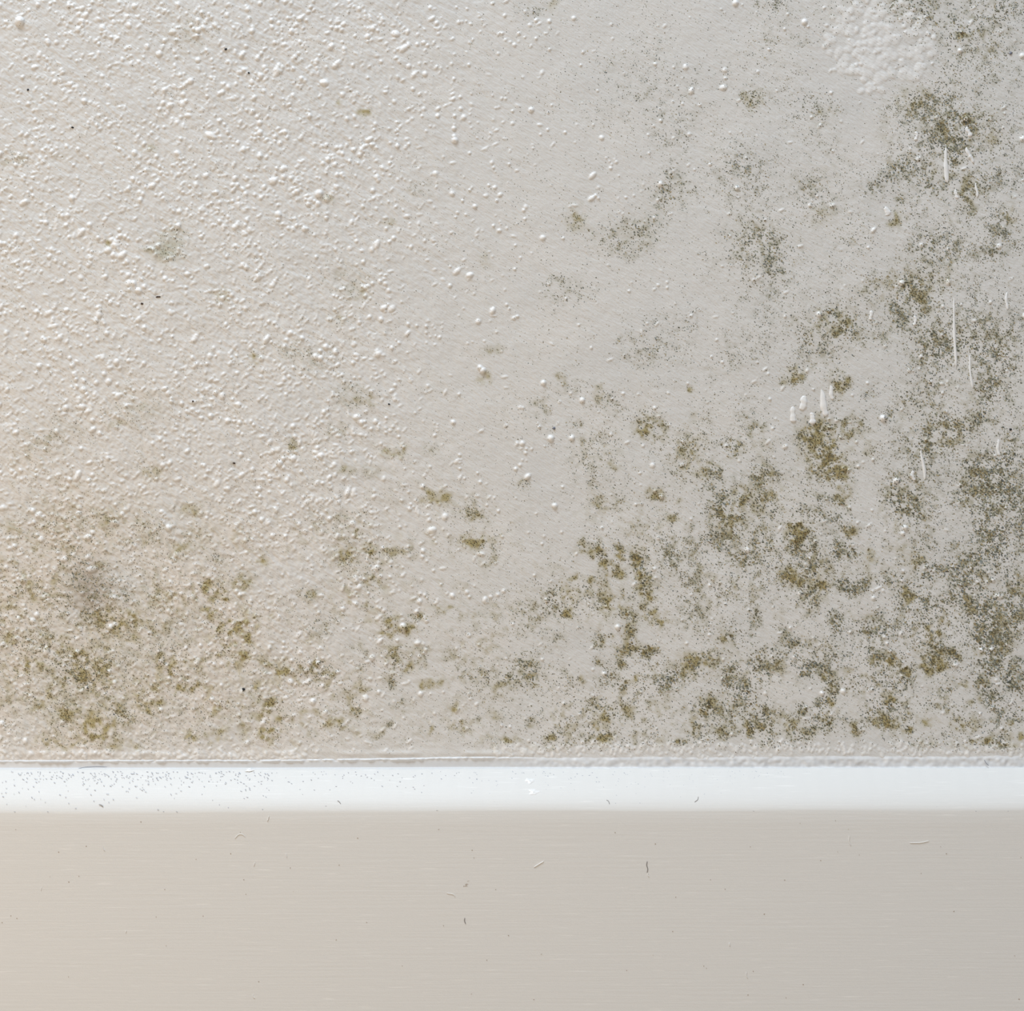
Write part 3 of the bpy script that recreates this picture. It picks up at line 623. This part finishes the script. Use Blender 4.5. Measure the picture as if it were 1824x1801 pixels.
for pts, rad, lab in [
 ([(951,1545),(959,1540),(969,1534)], .7, 'straight slanting white lint fibre on the skirting face at centre'),
 ([(1154,1555),(1154,1559),(1156,1562)], .7, 'short white lint fibre touching the wavy grey hair'),
 ([(479,1453),(478,1458),(476,1463)], .7, 'short white lint fibre near the skirting top, left of centre'),
 ([(183,1508),(184,1512),(187,1516)], .5, 'tiny curved white lint fibre on the skirting face at left'),
 ([(509,1520),(511,1528)], .6, 'small upright white fibre on the skirting face, left of centre'),
 ([(1513,1488),(1512,1499),(1516,1507)], .6, 'bent white lint fibre on the skirting face at right'),
 ([(1620,1501.5),(1640,1501.5),(1655,1498)], .5, 'long flat white fibre on the skirting face at far right'),
 ([(1299,1679),(1300,1686)], .8, 'short thick white fibre low on the skirting face, right of centre'),
 ([(1330,1731),(1329,1737),(1332,1743)], .55, 'curved white fibre near the bottom edge, right of centre'),
 ([(450,1771),(451,1776),(454,1778)], .6, 'curved white fibre near the bottom edge, left of centre'),
 ([(454,1536),(452,1543)], .6, 'upright white fibre on the skirting face beside a darker fleck, left'),
 ([(225,1657),(224,1662)], .6, 'tiny white fibre in the middle of the skirting face at left'),
 ([(74,1580),(73,1587)], .5, 'faint white fibre on the skirting face at far left'),
 ([(418,1494),(425,1486),(432,1486),(437,1491)], .45, 'arched pair-like white fibre on the skirting face at left'),
 ([(795,1591),(808,1593),(811,1598)], .5, 'bent white fibre above the upright grey hair at centre'),
]: tube('lint_fibre', on_skirt(pts), rad, white, lab, 'lint', HR)

# brown fly specks and dust
dm = plain('grey dust', (.46, .48, .54)); bd = plain('brown flecks', (.42, .34, .27))
def dashes(name, pts, rx, ry, ang, mat, label, cat):
    x = np.array([p[0] for p in pts], float); y = np.array([p[1] for p in pts], float); n = len(x); K = 6
    a = np.linspace(0, 2 * math.pi, K, endpoint=False)[None, :]
    rx = rx * rng.uniform(.5, 1.6, (n, 1)); ry = ry * rng.uniform(.6, 1.3, (n, 1)); th = ang + rng.normal(0, .25, (n, 1))
    ux, uy = rx * np.cos(a), ry * np.sin(a)
    vx = x[:, None] + ux * np.cos(th) - uy * np.sin(th); vy = y[:, None] + ux * np.sin(th) + uy * np.cos(th)
    vx = np.concatenate([vx, x[:, None]], 1); vy = np.concatenate([vy, y[:, None]], 1)
    h = skirt_surface_h(vx, vy) + .35; h[:, -1] += .5
    qx, qy = near(vx, vy, h)
    co = world(qx.ravel(), qy.ravel(), h.ravel())
    b = (np.arange(n) * (K + 1))[:, None]; i = np.arange(K)[None, :]
    f = np.stack([np.broadcast_to(b + K, (n, K)), b + i, b + (i + 1) % K], -1).reshape(-1, 3)
    return tag(mesh_from(name, co, f, mat, True), label, cat, kind='stuff')
def cloud(n, x0, x1, y0, ys, xm):
    x = x0 + (x1 - x0) * rng.uniform(0, 1, n) ** xm; y = y0 + np.minimum(rng.exponential(ys, n), 72); return list(zip(x, y))
dashes('dust', cloud(330, 0, 480, 1374, 17, 1.0), 1.5, .5, math.radians(28), dm, 'dark dust flecks settled on the rounded skirting top at left', 'dust')
dashes('dust', cloud(150, 460, 1180, 1374, 14, 1.0), 1.2, .5, math.radians(20), dm, 'sparse dust flecks on the rounded skirting top at centre', 'dust')
dashes('dust', cloud(260, 1180, 1824, 1373, 16, 1.0), 1.0, .5, math.radians(30), dm, 'fine dust flecks on the rounded skirting top at right', 'dust')
fp = list(zip(rng.uniform(0, 1824, 60), rng.uniform(1460, 1790, 60))) + [(832 + rng.normal(0, 4), 1577 + rng.normal(0, 4)) for _ in range(9)] + [(604,1541),(637,1493),(517,1546),(653,1643),(790,1649),(30,1636),(438,1593),(251,1464)]
dashes('dust', fp, .9, .7, 0, bd, 'tiny brown flecks dotted over the skirting face', 'dust')

def smear(x, y, rx, ry, label, seed):
    r = np.random.default_rng(seed); n = 26; rings = 5
    a = np.linspace(0, 2 * math.pi, n, endpoint=False); ro = 1 + .22 * np.sin(a * 3 + r.uniform(0, 6)) + .18 * np.sin(a * 5 + r.uniform(0, 6)) + .08 * r.standard_normal(n)
    v = []
    for k in range(rings):
        q = 1 - k / (rings - .7)
        px, py = x + rx * q * ro * np.cos(a), y + ry * q * ro * np.sin(a)
        h = skirt_surface_h(px, py) + (.1 if k == 0 else .9 + .2 * k)
        qx, qy = near(px, py, h); v.append(world(qx, qy, h))
    f = [[k * n + j, (k + 1) * n + j, (k + 1) * n + (j + 1) % n, k * n + (j + 1) % n] for k in range(rings - 1) for j in range(n)]
    o = mesh_from('paint_smear', np.concatenate(v), np.array(f), pm, True)
    tag(o, label, 'paint smear', 'white paint smears on the skirting top')
smear(944, 1391, 9, 5, 'upper white paint smear on the rounded skirting top at centre', 1)
smear(951, 1411, 11, 6, 'lower white paint smear on the rounded skirting top at centre', 2)
smear(444, 1372, 7, 3, 'small white paint blob on the top edge of the skirting, left of centre', 3)
